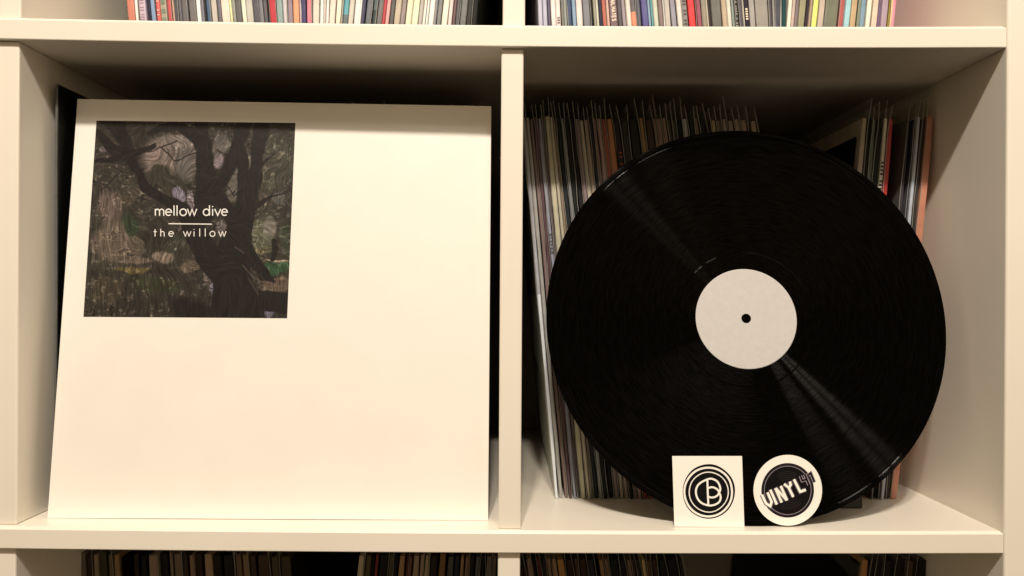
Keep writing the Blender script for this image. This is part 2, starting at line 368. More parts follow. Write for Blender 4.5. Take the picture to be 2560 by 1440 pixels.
# ------------------------------------------------------------------ the vinyl disc
def vinyl_mat():
    m, nt, bs = new_mat('black_vinyl')
    bs.inputs['Base Color'].default_value = (.0005, .0004, .0003, 1); bs.inputs['Roughness'].default_value = .22
    bs.inputs['Specular IOR Level'].default_value = .0
    tg = N(nt, 'ShaderNodeTangent', direction_type='RADIAL', axis='Z')
    gl = N(nt, 'ShaderNodeBsdfAnisotropic'); gl.inputs['Anisotropy'].default_value = .84; gl.inputs['Rotation'].default_value = ANISO
    nt.links.new(tg.outputs[0], gl.inputs['Tangent'])
    # the inner walls of the grooves face the centre of the disc
    tg2 = N(nt, 'ShaderNodeTexCoord'); vt = N(nt, 'ShaderNodeVectorTransform', vector_type='VECTOR', convert_from='OBJECT', convert_to='WORLD')
    fl = N(nt, 'ShaderNodeVectorMath', operation='MULTIPLY'); fl.inputs[1].default_value = (1, 1, 0); nt.links.new(tg2.outputs['Object'], fl.inputs[0])
    nr = N(nt, 'ShaderNodeVectorMath', operation='NORMALIZE'); nt.links.new(fl.outputs[0], nr.inputs[0]); nt.links.new(nr.outputs[0], vt.inputs[0])
    sc = N(nt, 'ShaderNodeVectorMath', operation='SCALE'); sc.inputs['Scale'].default_value = -.19; nt.links.new(vt.outputs[0], sc.inputs[0])
    ge = N(nt, 'ShaderNodeNewGeometry'); ad0 = N(nt, 'ShaderNodeVectorMath', operation='ADD'); nt.links.new(ge.outputs['Normal'], ad0.inputs[0]); nt.links.new(sc.outputs[0], ad0.inputs[1])
    nn = N(nt, 'ShaderNodeVectorMath', operation='NORMALIZE'); nt.links.new(ad0.outputs[0], nn.inputs[0]); nt.links.new(nn.outputs[0], gl.inputs['Normal'])
    # the sheen varies ring by ring and in short flecks along the rings
    tc = N(nt, 'ShaderNodeTexCoord'); sx = N(nt, 'ShaderNodeSeparateXYZ'); nt.links.new(tc.outputs['Object'], sx.inputs[0])
    ln = N(nt, 'ShaderNodeVectorMath', operation='LENGTH'); nt.links.new(tc.outputs['Object'], ln.inputs[0])
    at2 = N(nt, 'ShaderNodeMath', operation='ARCTAN2'); nt.links.new(sx.outputs[1], at2.inputs[0]); nt.links.new(sx.outputs[0], at2.inputs[1])
    cb = N(nt, 'ShaderNodeCombineXYZ'); m1 = N(nt, 'ShaderNodeMath', operation='MULTIPLY'); m1.inputs[1].default_value = 800
    m2 = N(nt, 'ShaderNodeMath', operation='MULTIPLY'); m2.inputs[1].default_value = 6
    nt.links.new(ln.outputs['Value'], m1.inputs[0]); nt.links.new(at2.outputs[0], m2.inputs[0])
    nt.links.new(m1.outputs[0], cb.inputs[0]); nt.links.new(m2.outputs[0], cb.inputs[1])
    nz = N(nt, 'ShaderNodeTexNoise', i_Scale=1.0, i_Detail=4, i_Roughness=.7); nt.links.new(cb.outputs[0], nz.inputs['Vector'])
    mr = N(nt, 'ShaderNodeMapRange'); mr.inputs['From Min'].default_value = .38; mr.inputs['From Max'].default_value = .66
    mr.inputs['To Min'].default_value = .0026; mr.inputs['To Max'].default_value = .0078
    nt.links.new(nz.outputs['Fac'], mr.inputs['Value']); nt.links.new(mr.outputs[0], gl.inputs['Color'])
    gl.inputs['Roughness'].default_value = .11
    ad = N(nt, 'ShaderNodeAddShader'); nt.links.new(bs.outputs[0], ad.inputs[0]); nt.links.new(gl.outputs[0], ad.inputs[1])
    nt.links.new(ad.outputs[0], nt.nodes['Material Output'].inputs[0])
    return m
ANISO = 0.0
TH = math.radians(10.2); RD = 0.1488
base = at(1866, 1314, .012); base.z = zl(base.x)
base.y = 0.0125
udir = Vector((0, math.sin(TH), math.cos(TH))); ndir = Vector((0, -math.cos(TH), math.sin(TH)))
cen = base + udir*(RD+.0002)
cen.x = at(1864, 794, cen.y).x
DMAT = Matrix.Translation(cen) @ Matrix(((1, 0, 0), tuple([0, udir.y, ndir.y]), tuple([0, udir.z, ndir.z]))).to_4x4()
REC = empty('vinyl_record'); REC.matrix_world = DMAT; note_matrix(REC, DMAT)
tag(REC, 'bare black vinyl disc with a blank off-white centre label, leaning in the right compartment', 'vinyl record')
def lathe(name, prof, mat, n=256, closed=True):
    V = []; Fc = []; k = len(prof)
    for i in range(n):
        a = 2*math.pi*i/n
        for r, z in prof: V.append((r*math.cos(a), r*math.sin(a), z))
    for i in range(n):
        j = (i+1) % n
        for p in range(k if closed else k-1):
            q = (p+1) % k; Fc.append((i*k+p, j*k+p, j*k+q, i*k+q))
    o = mesh_obj(name, V, Fc, mat, None, False); o.parent = REC; return o
h = .0010; prof = [(.0036, h*1.2), (.0500, h*1.2), (.0512, h*.8), (.0600, h*.8)]
gaps = [.0745, .0905, .1075, .1245]
for g in gaps: prof += [(g-.0010, h*.95), (g-.0005, h*.93), (g+.0005, h*.93), (g+.0010, h*.95)]
prof += [(RD-.0052, h*.97), (RD-.0046, h*.80), (RD-.0042, h*.80), (RD-.0034, h*1.0), (RD-.0010, h*1.1), (RD-.0004, h*1.0), (RD, 0), (RD-.0003, -h*.9), (RD-.0034, -h*1.2), (.0500, -h), (.0036, -h)]
M_VIN = vinyl_mat()
lathe('disc', prof, M_VIN)
def label_mat():
    m, nt, bs = new_mat('label_paper')
    noise_color(nt, bs, (.53, .515, .505), (.565, .55, .54), 320, 8, .3, .7, objvec(nt))
    bs.inputs['Roughness'].default_value = .75; bump(nt, bs, 700, .25, .0002, objvec(nt)); return m
RL = .0375
lathe('centre_label', [(.0036, h*1.22), (RL, h*1.22), (RL+.0001, h*1.30), (RL-.0003, h*1.45), (.0036, h*1.45)], label_mat(), 160)
# ------------------------------------------------------------------ the two stickers in front of the disc
M_STK = card_white('sticker_paper', (.90, .875, .81), .35)
M_BLK = flat('black_ink', (12, 10, 12), .5, .12, .1)
M_PUR = flat('dark_purple_ink', (30, 26, 31), .5, .12, .1)
M_GRY = flat('grey_ink', (150, 140, 150), .4, .3, .1)
M_FNT = flat('faint_grey_ink', (46, 42, 46), .4, .3, .1)
M_CRM = flat('cream_ink', (246, 242, 232), .4, .3, .04)
def sticker_plane(pxc):
    b = at(pxc, 1314, .0095); b.y = .0102; b.z = zl(b.x)
    tilt = math.radians(10.1)
    return b, Plane(b, (0, -math.cos(tilt), math.sin(tilt)))
def thin(name, poly, pl, mat, parent, th=.00025):
    n = len(poly); V = [pl.hit(*p, 0) for p in poly]+[pl.hit(*p, 0)-pl.n*th for p in poly]
    o = mesh_obj(name, V, [tuple(range(n)), tuple(range(2*n-1, n-1, -1))]+[(i, n+i, n+(i+1) % n, (i+1) % n) for i in range(n)], mat); set_parent(o, parent); return o
def cmap(pl): return lambda x, y, off: pl.hit(1650+x/5.818, 1100+y/5.818, off)
b1, P1 = sticker_plane(1772)
SQ = empty('square_sticker', b1); note_matrix(SQ, Matrix.Translation(b1))
tag(SQ, 'square white sticker with a hand drawn black ring logo and letter B', 'sticker')
thin('sticker_paper', [(1680.5, 1140), (1855, 1140), (1861, 1317.5), (1686, 1316.5)], P1, M_STK, SQ)
f1 = cmap(P1)
fill('logo_roundel', wobble(709, 748, 381, 397, .012, 3), f1, M_BLK, SQ, .00005)
print_strokes('logo_ring', [['C']+wobble(702, 756, 348, 356, .010, 5)], 29, f1, M_STK, SQ, .0001)
print_strokes('logo_ring', [['C']+wobble(708, 757, 284, 290, .010, 9)], 15, f1, M_STK, SQ, .0001)
print_strokes('logo_letter', [smooth_poly([(860, 770), (880, 720), (868, 660), (835, 600), (770, 565), (715, 560), (620, 600), (550, 650), (517, 730), (530, 830), (590, 915), (700, 955), (780, 950), (860, 910), (885, 850), (878, 800), (858, 760)], 2),
    [(688, 572), (694, 760), (703, 952)], smooth_poly([(702, 698), (760, 680), (830, 712), (866, 762), (830, 815), (770, 840), (704, 828)], 2)], 27, f1, M_STK, SQ, .0001)
b2, P2 = sticker_plane(1970)
RS = empty('round_sticker', b2); note_matrix(RS, Matrix.Translation(b2))
tag(RS, 'round white sticker printed with a black record and the slanted word VINYL 41', 'sticker')
f2 = cmap(P2)
cir = [(1650+(1859+499*math.cos(a))/5.818, 1100+(731+515*math.sin(a))/5.818) for a in [2*math.pi*i/96 for i in range(96)]]
thin('sticker_paper', cir, P2, M_STK, RS)
def ell(cx, cy, rx, ry, n=96): return [(cx+rx*math.cos(2*math.pi*i/n), cy+ry*math.sin(2*math.pi*i/n)) for i in range(n)]
fill('printed_record', ell(1857, 732, 383, 397), f2, M_PUR, RS, .00004)
fill('printed_record_centre', ell(1857, 732, 340, 352), f2, M_BLK, RS, .00008)
print_strokes('printed_rim', [['C']+ell(1857, 732, 340, 352)], 7, f2, M_GRY, RS, .00012)
gro = []
for r in (150, 178, 206, 234, 262): gro += [arc(1857, 732, r, r*1.04, 62, 128, 20), arc(1857, 732, r, r*1.04, 244, 318, 20)]
print_strokes('printed_groove', gro, 5, f2, M_FNT, RS, .00012, 0)
VIN = [[(1480, 795), (1540, 922), (1602, 962), (1622, 900), (1562, 762)], [(1602, 724), (1697, 938)],
       [(1768, 908), (1675, 700)], [(1678, 700), (1700, 722), (1820, 850), (1834, 872)], [(1846, 878), (1754, 668)], [(1802, 640), (1868, 690), (1936, 828)], [(1886, 604), (1898, 650), (1876, 690)], [(1945, 572), (2036, 752), (2118, 722)]]
N41 = [[(2040, 522), (2068, 590), (2132, 572)], [(2103, 500), (2165, 652)], [(2148, 512), (2190, 480), (2244, 612)]]
print_strokes('lettering_outline', VIN, 60, f2, M_GRY, RS, .00016); print_strokes('lettering_border', VIN, 52, f2, M_BLK, RS, .00023)  # grey and black ink outlines printed round the cream letters
print_strokes('lettering', VIN, 36, f2, M_CRM, RS, .0003)
print_strokes('lettering_outline', N41, 48, f2, M_GRY, RS, .00016); print_strokes('lettering', N41, 27, f2, M_BLK, RS, .00028)
# ------------------------------------------------------------------ the records on the shelves
MC = {}
def unwarm(c): return tuple(min(.86, x/k) for x, k in zip(lin(dull(c)), (1.02, .90, .76)))
def dull(c): g = sum(c)/3; return tuple(x*.88+g*.12 for x in c)
def jacket_mat(c, band=None, worn=0.5, glow=1.0):
    key = (tuple(c), band, worn)
    if key in MC: return MC[key]
    m, nt, bs = new_mat('jacket_card'); l = unwarm(c)
    v = objvec(nt)
    n, r = noise_color(nt, bs, tuple(x*.78 for x in l), tuple(min(.9, x*1.12+.008) for x in l), 55, 6, .3, .7, v)
    last = r.outputs['Color']
    if band:
        sp = N(nt, 'ShaderNodeSeparateXYZ'); nt.links.new(v, sp.inputs[0])
        lt = N(nt, 'ShaderNodeMath', operation='LESS_THAN'); nt.links.new(sp.outputs[2], lt.inputs[0]); lt.inputs[1].default_value = band[1]
        mx = N(nt, 'ShaderNodeMix', data_type='RGBA'); nt.links.new(lt.outputs[0], mx.inputs['Factor'])
        nt.links.new(last, mx.inputs['A']); mx.inputs['B'].default_value = (*unwarm(band[0]), 1); last = mx.outputs['Result']
    # wear: pale scuffs, finer along the height of the spine
    n2 = N(nt, 'ShaderNodeTexNoise', i_Scale=1.0, i_Detail=5); nt.links.new(objvec(nt, (900, 60, 60)), n2.inputs['Vector'])
    r2 = nt.nodes.new('ShaderNodeValToRGB'); r2.color_ramp.elements[0].position = .60; r2.color_ramp.elements[1].position = .74
    nt.links.new(n2.outputs['Fac'], r2.inputs['Fac']); mu = N(nt, 'ShaderNodeMath', operation='MULTIPLY'); mu.inputs[1].default_value = worn*min(.5, .06+sum(l))
    nt.links.new(r2.outputs['Color'], mu.inputs[0])
    mx = N(nt, 'ShaderNodeMix', data_type='RGBA'); nt.links.new(mu.outputs[0], mx.inputs['Factor']); nt.links.new(last, mx.inputs['A'])
    mx.inputs['B'].default_value = (*[min(.8, x*.5+.3) for x in l], 1); nt.links.new(mx.outputs['Result'], bs.inputs['Base Color'])
    bs.inputs['Roughness'].default_value = random.uniform(.35, .6); bs.inputs['Specular IOR Level'].default_value = .4 if sum(l) > .2 else .15
    MC[key] = m; return m
def film_mat():
    m, nt, bs = new_mat('clear_film'); nt.nodes.remove(bs)
    out = nt.nodes['Material Output']; tr = N(nt, 'ShaderNodeBsdfTransparent'); tr.inputs[0].default_value = (.93, .93, .9, 1)
    p = N(nt, 'ShaderNodeBsdfPrincipled'); p.inputs['Base Color'].default_value = (.62, .62, .58, 1); p.inputs['Roughness'].default_value = .3
    mx = N(nt, 'ShaderNodeMixShader'); lw = N(nt, 'ShaderNodeLayerWeight', i_Blend=.35)
    mr = N(nt, 'ShaderNodeMapRange'); mr.inputs['To Min'].default_value = .03; mr.inputs['To Max'].default_value = .14
    nt.links.new(lw.outputs['Facing'], mr.inputs['Value']); nt.links.new(mr.outputs[0], mx.inputs[0])
    nt.links.new(tr.outputs[0], mx.inputs[1]); nt.links.new(p.outputs[0], mx.inputs[2]); nt.links.new(mx.outputs[0], out.inputs[0]); return m
M_FILM = film_mat()
def film_edge_mat():
    m, nt, bs = new_mat('film_edge'); bs.inputs['Base Color'].default_value = (.30, .30, .27, 1); bs.inputs['Roughness'].default_value = .3; return m
M_FEDGE = film_edge_mat()
PAL = {'black': (22, 20, 22), 'charcoal': (62, 58, 60), 'dark grey': (92, 88, 86), 'grey': (125, 118, 112), 'pale grey': (165, 155, 145), 'beige': (200, 182, 158), 'cream': (232, 214, 190),
       'white': (250, 242, 225), 'red': (205, 62, 58), 'dark red': (110, 35, 35), 'salmon': (210, 118, 100), 'pink': (222, 150, 145), 'orange': (222, 142, 92), 'rust': (170, 85, 50), 'brown': (120, 90, 75), 'dark brown': (70, 48, 38),
       'tan': (180, 150, 115), 'olive': (140, 130, 90), 'yellow': (232, 226, 130), 'mauve': (165, 138, 140), 'lilac': (190, 172, 178), 'purple': (80, 68, 110), 'navy': (55, 62, 90), 'slate blue': (85, 105, 130), 'light blue': (140, 160, 178),
       'aqua': (155, 195, 190), 'teal': (90, 150, 150), 'dark teal': (35, 65, 65), 'sage green': (142, 156, 140), 'dark green': (50, 58, 40), 'gold': (165, 132, 45), 'magenta': (150, 50, 90)}
def cname(c): return min(PAL, key=lambda k: sum((a-b)**2*wt for a, b, wt in zip(PAL[k], c, (1, 1.2, 1))))
ORD = ['first', 'second', 'third', 'fourth', 'fifth', 'sixth', 'seventh', 'eighth', 'ninth', 'tenth', 'eleventh', 'twelfth', 'thirteenth', 'fourteenth', 'fifteenth', 'sixteenth', 'seventeenth', 'eighteenth', 'nineteenth', 'twentieth']
def ordn(i): return ORD[i] if i < 20 else f'{i+1}th'
def jacket(t, H, dep, mat, parent, film, seed, cover=None):
    r = random.Random(seed); b = min(.0009, t*.3)
    # cross-section in x-y with a rounded spine, a few levels in z so that card edges wander a little
    sec = [(-t/2, b), (-t/2+b*.3, b*.3), (-t/2+b, 0), (t/2-b, 0), (t/2-b*.3, b*.3), (t/2, b), (t/2, dep), (-t/2, dep)]
    nz = 9; V = []; Fc = []; k = len(sec)
    ph = r.uniform(0, 6.28); am = r.uniform(.0, .00035)
    for j in range(nz+1):
        z = H*j/nz; wv = am*math.sin(ph+j*1.1); pin = 1-.22*(j in (0, nz))
        for x, y in sec: V.append((x*pin+wv, y+(0.0005 if j in (0, nz) and y < .01 else 0)+abs(wv)*.5, z))
    for j in range(nz):
        for i in range(k):
            q = (i+1) % k; Fc.append((j*k+i, j*k+q, (j+1)*k+q, (j+1)*k+i))
    Fc.append(tuple(range(k-1, -1, -1))); Fc.append(tuple(nz*k+i for i in range(k)))
    o = mesh_obj('jacket', V, Fc, mat, parent)
    if film:
        top, fwd, side = film; nz = 16; ny = 5; V = []; Fc = []; x0 = side*(t/2+.0002); p1, p2 = r.uniform(0, 6), r.uniform(0, 6); th = .00033
        for sd in (0, 1):
            for j in range(nz+1):
                z = (H+top)*j/nz
                for i in range(ny+1):
                    y = -fwd+(dep+fwd)*(i/ny)**2
                    loose = max(0, z-H)/max(top, 1e-6); wv = (.00035*math.sin(z*60+p1)+.00025*math.sin(z*140+p2))*(1-i/ny)+loose*(.0007*math.sin(p2+y*40)-side*.0004)
                    V.append((x0+wv+(sd-.5)*th, y, z))
        W = (nz+1)*(ny+1)
        for j in range(nz):
            for i in range(ny):
                a = j*(ny+1)+i; Fc += [(a, a+1, a+ny+2, a+ny+1), (W+a, W+a+ny+1, W+a+ny+2, W+a+1)]
        ne = len(Fc)
        for j in range(nz): a = j*(ny+1); Fc.append((a, a+ny+1, W+a+ny+1, W+a))
        for i in range(ny): a = nz*(ny+1)+i; Fc.append((a, a+1, W+a+1, W+a))
        f = mesh_obj('plastic_cover', V, Fc, M_FILM, parent); f.data.materials.append(M_FEDGE)
        for q in range(ne, len(Fc)): f.data.polygons[q].material_index = 1
    return o
BAYS = {'UL': ('upper left', lambda x: zu(x)+T), 'UR': ('upper right', lambda x: zu(x)+T), 'ML': ('middle left', zl), 'MR': ('middle right', zl),
        'LL': ('lower left', lambda x: Z_BOT), 'LR': ('lower right', lambda x: Z_BOT)}
ALL = {}
def row(bay, yref, items, slope, depth=.080, H=.309, film=None, jit=.0018):
    """items: (x0, x1, rgb, options) photo columns of each spine at height yref; slope: lean by column"""
    xs = [s[0] for s in slope]; ys = [s[1] for s in slope]
    for it in items:
        x0, x1, c = it[:3]; op = it[3] if len(it) > 3 else {}
        d = op.get('d', depth+random.uniform(-jit, jit)); s = op.get('s', float(np.interp((x0+x1)/2, xs, ys)))
        a = at(x0, yref, d); b = at(x1, yref, d); t = max(.0013, (b.x-a.x)*math.cos(math.atan(s))*.94)
        xm = (a.x+b.x)/2; zb = BAYS[bay][1](xm); xb = xm + s*(a.z-zb); zb = BAYS[bay][1](xb)
        al = math.atan(s); lift = t/2*abs(math.sin(al))
        M = Matrix.Translation((xb, d, zb+lift+.0003)) @ Matrix.Rotation(-al, 4, 'Y')
        R = empty('record_album'); R.matrix_world = M; note_matrix(R, M)
        hh = op.get('H', H+random.uniform(-.0012, .0012)); fl = op.get('film', film(it) if film else None)
        jacket(t, hh, .308, jacket_mat(c, op.get('band'), op.get('worn', .5)), R, fl, len(PM))
        if 'face' in op:
            sd, fc = op['face']; xf = sd*(t/2+.0006); q = [(xf, .003, .003), (xf, .304, .003), (xf, .304, hh-.003), (xf, .003, hh-.003)]
            mesh_obj('cover_face', q, [(0, 1, 2, 3)], flat('dark_cover_face', fc, .5, .25, .3, 20), R)
        R['px'] = (x0+x1)/2; ALL.setdefault(bay, []).append((x0, R, c, op.get('look')))
        tx = op.get('text')
        if tx: spine_text(R, t, *tx)
def spine_text(R, t, word, ztop, size, colr, wid=.0004, gap=1.35, hgt=.95):
    st = []; z = ztop
    for ch in word:
        if ch == ' ': z -= size*.8; continue
        if ch == '|': st.append([(-t*.30, z), (t*.30, z)]); z -= size*.9; continue
        for s in UPC[ch]:
            c = s[0] == 'C'; q = [((p[1]-.5)*size*hgt, z-p[0]*size) for p in (s[1:] if c else s)]
            st.append((['C']+q) if c else q)
        z -= size*gap
    V = []; Fc = []
    for k, s in enumerate(st):
        c = s[0] == 'C'; L, Rr = ribbon_pts(list(s[1:] if c else s), wid, c); b = len(V); n = len(L)
        for l, r in zip(L, Rr): V += [(l[0], -.00025-k*.00001, l[1]), (r[0], -.00025-k*.00001, r[1])]
        for i in range(n if c else n-1): j = (i+1) % n; Fc.append((b+2*i, b+2*i+1, b+2*j+1, b+2*j))
    mesh_obj('spine_lettering', V, Fc, flat('spine_ink', colr, .5, .3, .05), R)
def conv(x0, sc, rows):
    out = []
    for r in rows:
        a, b, c = r[:3]; out.append((x0+a/sc, x0+b/sc, c)+tuple(r[3:]))
    return out
TORN = {'film': (.0, .0012, 1)}
UL = conv(300, 5.333, [(112, 210, (205, 118, 90), {'face': (-1, (62, 66, 56))}), (212, 264, (248, 238, 215)), (266, 360, (196, 168, 172), {'text': ('||| || |||', .047, .0022, (140, 110, 125))}), (362, 424, (48, 44, 56)), (426, 484, (125, 148, 178)), (485, 499, (150, 45, 90)),  # unseen dark left face added to keep salmon bounce off the wall
  (500, 550, (226, 90, 78), {'text': ('| || ||', .0445, .0042, (235, 190, 175), .001)}), (552, 640, (165, 150, 122), {'text': ('| | | | | |', .0515, .0042, (115, 130, 112), .0032)}), (646, 708, (205, 78, 74)), (710, 734, (190, 150, 120)), (736, 800, (78, 74, 80)), (801, 834, (100, 95, 96)),
  (836, 926, (108, 98, 92)), (932, 1032, (116, 106, 98)), (1036, 1094, (250, 244, 226)), (1096, 1134, (120, 114, 126), TORN), (1166, 1226, (70, 92, 114)), (1230, 1308, (196, 178, 156)), (1310, 1362, (108, 98, 100)),
  (1366, 1480, (228, 206, 176)), (1482, 1510, (236, 226, 150)), (1511, 1556, (150, 144, 124)), (1558, 1632, (98, 90, 84)), (1636, 1694, (232, 222, 184)), (1696, 1790, (192, 180, 158)), (1792, 1870, (84, 80, 82)), (1872, 1924, (124, 120, 122)),
  (1926, 1976, (92, 84, 84)), (1978, 2006, (24, 20, 22)), (2008, 2096, (198, 44, 52)), (2100, 2180, (138, 156, 142)), (2182, 2240, (206, 186, 178)), (2241, 2310, (148, 124, 126)), (2312, 2396, (224, 148, 100)), (2399, 2420, (205, 170, 170)),
  (2421, 2486, (66, 58, 96)), (2490, 2560, (220, 118, 122))])
UL += conv(760, 5.12, [(108, 196, (214, 198, 172)), (199, 240, (252, 246, 226)), (242, 276, (196, 178, 160)), (277, 312, (236, 216, 198)), (315, 400, (224, 202, 176)), (402, 466, (246, 220, 182)), (468, 488, (165, 155, 138)),
  (490, 556, (92, 158, 160), {'band': ((102, 108, 104), .0372)}), (560, 630, (204, 188, 164)), (632, 702, (232, 212, 198)), (704, 714, (235, 225, 205)), (716, 776, (66, 60, 84)), (780, 856, (104, 104, 104)), (860, 920, (84, 98, 92), {'band': ((50, 62, 60), .0412)}),
  (922, 986, (112, 102, 96)), (988, 1028, (190, 56, 60)), (1030, 1084, (232, 160, 146)), (1086, 1142, (94, 88, 80)), (1145, 1226, (190, 168, 136)), (1228, 1290, (148, 128, 118)), (1292, 1370, (228, 212, 170)), (1372, 1460, (226, 220, 174)),
  (1462, 1510, (184, 168, 150)), (1512, 1550, (240, 222, 196)), (1552, 1580, (254, 246, 226)), (1582, 1650, (246, 224, 206)), (1652, 1690, (138, 130, 126)), (1692, 1752, (124, 118, 108)), (1755, 1836, (238, 216, 186)),
  (1838, 1890, (230, 200, 182)), (1892, 1930, (108, 72, 70)), (1932, 1982, (84, 78, 76)), (1986, 2075, (112, 106, 98)), (2077, 2140, (60, 56, 48)), (2142, 2210, (30, 28, 25))])
film_some = lambda p, top=.009: (lambda it: (top+random.uniform(-.003, .003), .0006+random.uniform(0, .0006), random.choice((1, 1, -1))) if random.random() < p else None)
row('UL', 58, UL, [(320, .095), (660, .105), (760, .03), (790, 0), (850, -.07), (950, -.11), (1100, -.10), (1200, -.085)], film=film_some(.35))
UR = conv(1300, 5.333, [(248, 308, (188, 178, 184)), (310, 372, (182, 172, 180)), (374, 416, (84, 74, 92)), (420, 484, (238, 212, 192)), (486, 552, (230, 204, 186), {'text': ('|||', .0355, .0022, (80, 70, 70), .0008)}), (554, 600, (120, 114, 100)), (602, 636, (150, 146, 134), TORN),
  (638, 700, (50, 68, 98)), (702, 756, (128, 150, 168)), (760, 846, (226, 200, 182)), (850, 946, (122, 118, 118)), (948, 984, (30, 28, 26)), (986, 1026, (150, 140, 114)), (1028, 1060, (206, 192, 164)), (1062, 1110, (50, 50, 64)),
  (1112, 1165, (188, 94, 70)), (1167, 1200, (222, 166, 142)), (1204, 1316, (122, 92, 90), {'text': ('SOULMATES', .0550, .0017, (240, 220, 205), .0007, 1.42, 1.75)}), (1318, 1370, (84, 74, 76)), (1372, 1424, (160, 140, 136)), (1427, 1494, (228, 202, 178)),
  (1496, 1564, (96, 88, 86), {'band': ((224, 130, 92), .0408)}), (1567, 1626, (92, 88, 94)), (1634, 1720, (84, 78, 128)), (1722, 1755, (140, 162, 170)), (1757, 1788, (90, 150, 150)), (1790, 1856, (206, 202, 168)),
  (1858, 1918, (134, 108, 98)), (1920, 1944, (236, 220, 206)), (1946, 2020, (192, 176, 156)), (2022, 2095, (150, 140, 142)), (2108, 2176, (232, 206, 186)), (2178, 2248, (136, 126, 118), {'text': ('||| || ||||', .0520, .003, (80, 76, 72), .0012)}), (2254, 2350, (230, 52, 50)),
  (2352, 2374, (110, 28, 34)), (2376, 2436, (154, 72, 84)), (2438, 2500, (150, 134, 108)), (2502, 2522, (190, 170, 145)), (2524, 2560, (60, 52, 46))])
UR += conv(1760, 5.12, [(108, 236, (108, 102, 88)), (240, 310, (192, 162, 128)), (312, 364, (216, 204, 176)), (366, 400, (140, 146, 130)), (402, 450, (66, 66, 68), {'text': ('|| |||| | |||', .0515, .0022, (150, 146, 136), .001)}), (458, 510, (84, 74, 78)), (512, 530, (196, 178, 150)),
  (532, 584, (46, 38, 48), {'text': ('|||||', .0430, .0022, (236, 218, 200), .0012)}), (590, 664, (162, 150, 136)), (666, 836, (150, 138, 122)), (840, 880, (88, 78, 78)), (882, 910, (150, 138, 128)), (912, 984, (72, 70, 78)), (986, 999, (220, 210, 190)),
  (1001, 1058, (32, 66, 66), {'s': .0}), (1060, 1110, (248, 222, 188)), (1112, 1154, (192, 162, 142)), (1156, 1200, (124, 104, 100)), (1202, 1286, (152, 142, 102)), (1290, 1334, (58, 42, 50)), (1336, 1368, (170, 140, 110)),
  (1370, 1440, (234, 230, 106)), (1442, 1526, (198, 172, 146)), (1530, 1700, (114, 110, 84)), (1714, 1784, (188, 84, 74)), (1790, 1862, (156, 198, 194)), (1868, 1944, (194, 156, 110)), (1948, 1990, (128, 130, 100)),
  (1992, 2054, (120, 146, 158)), (2058, 2126, (242, 222, 188)), (2128, 2212, (228, 192, 158)), (2214, 2262, (112, 84, 106)), (2264, 2342, (172, 142, 148)), (2345, 2374, (162, 132, 40)), (2375, 2388, (245, 200, 110)), (2389, 2440, (228, 134, 144))])
row('UR', 64, UR, [(1340, .045), (1500, .08), (1700, .10), (1850, .09), (1925, .07), (1950, 0), (1968, -.08), (2050, -.10), (2240, -.09)], film=film_some(.35))
# middle right compartment, left group
ML_ = lambda: (random.uniform(.010, .0125) if random.random() < .8 else random.uniform(.014, .019), .0010, 1)
MR = conv(1300, 3.6, [(40, 72, (206, 196, 190)), (74, 108, (196, 184, 164)), (112, 146, (150, 118, 104)), (150, 180, (104, 66, 70)), (184, 214, (170, 164, 170)), (216, 240, (110, 90, 84)), (244, 292, (222, 204, 160)), (294, 322, (218, 196, 158)), (324, 344, (160, 130, 96)),
   (350, 392, (38, 42, 42)), (396, 420, (150, 146, 140)), (424, 468, (24, 24, 24)), (474, 516, (30, 26, 26)), (520, 558, (150, 120, 112)), (562, 598, (214, 192, 158)), (602, 640, (176, 146, 118)), (644, 678, (36, 30, 30)), (682, 714, (150, 112, 96)),
   (718, 752, (184, 140, 124)), (756, 800, (170, 62, 36)), (802, 864, (206, 118, 58)), (868, 924, (34, 26, 26), {'text': ('|| |||| |||', .28, .0035, (150, 62, 46), .001)}), (928, 996, (40, 44, 34)), (1002, 1090, (16, 16, 16)), (1102, 1142, (158, 110, 54)), (1150, 1224, (66, 44, 30)), (1232, 1256, (152, 118, 92)), (1260, 1302, (140, 104, 80)),
   (1308, 1350, (138, 102, 76)), (1354, 1388, (76, 74, 58)), (1392, 1432, (70, 66, 54))])
MR += conv(1560, 4, [(566, 612, (20, 20, 20)), (618, 668, (168, 162, 142)), (676, 730, (22, 22, 22)), (738, 776, (128, 92, 70)), (780, 850, (30, 22, 20)), (880, 896, (60, 40, 30)), (900, 950, (178, 150, 98)), (958, 1004, (118, 96, 74)), (1012, 1058, (156, 132, 104)),
   (1066, 1130, (152, 122, 96)), (1132, 1194, (160, 126, 100)), (1200, 1262, (156, 122, 94)), (1296, 1358, (160, 128, 86))])
MR = [(a, b, c, dict(*( [r[0]] if r else [{}]))) for a, b, c, *r in MR]
MR = [(a, b, tuple(x*.87 for x in c), d) for a, b, c, d in MR]  # jacket colours darkened in place of deeper shade at the back
for k, it in enumerate(MR):
    it[3].setdefault('film', ML_() if k not in (0, 1) else (.012, .001, -1))
MR[0][3]['band'] = ((226, 220, 208), .165); MR[4][3]['text'] = ('KIEFER', .214, .0021, (70, 64, 64), .0004)
row('MR', 367, MR, [(1310, .092), (1380, .105), (1550, .122), (1700, .135), (1900, .145)], depth=.082, H=.3080)
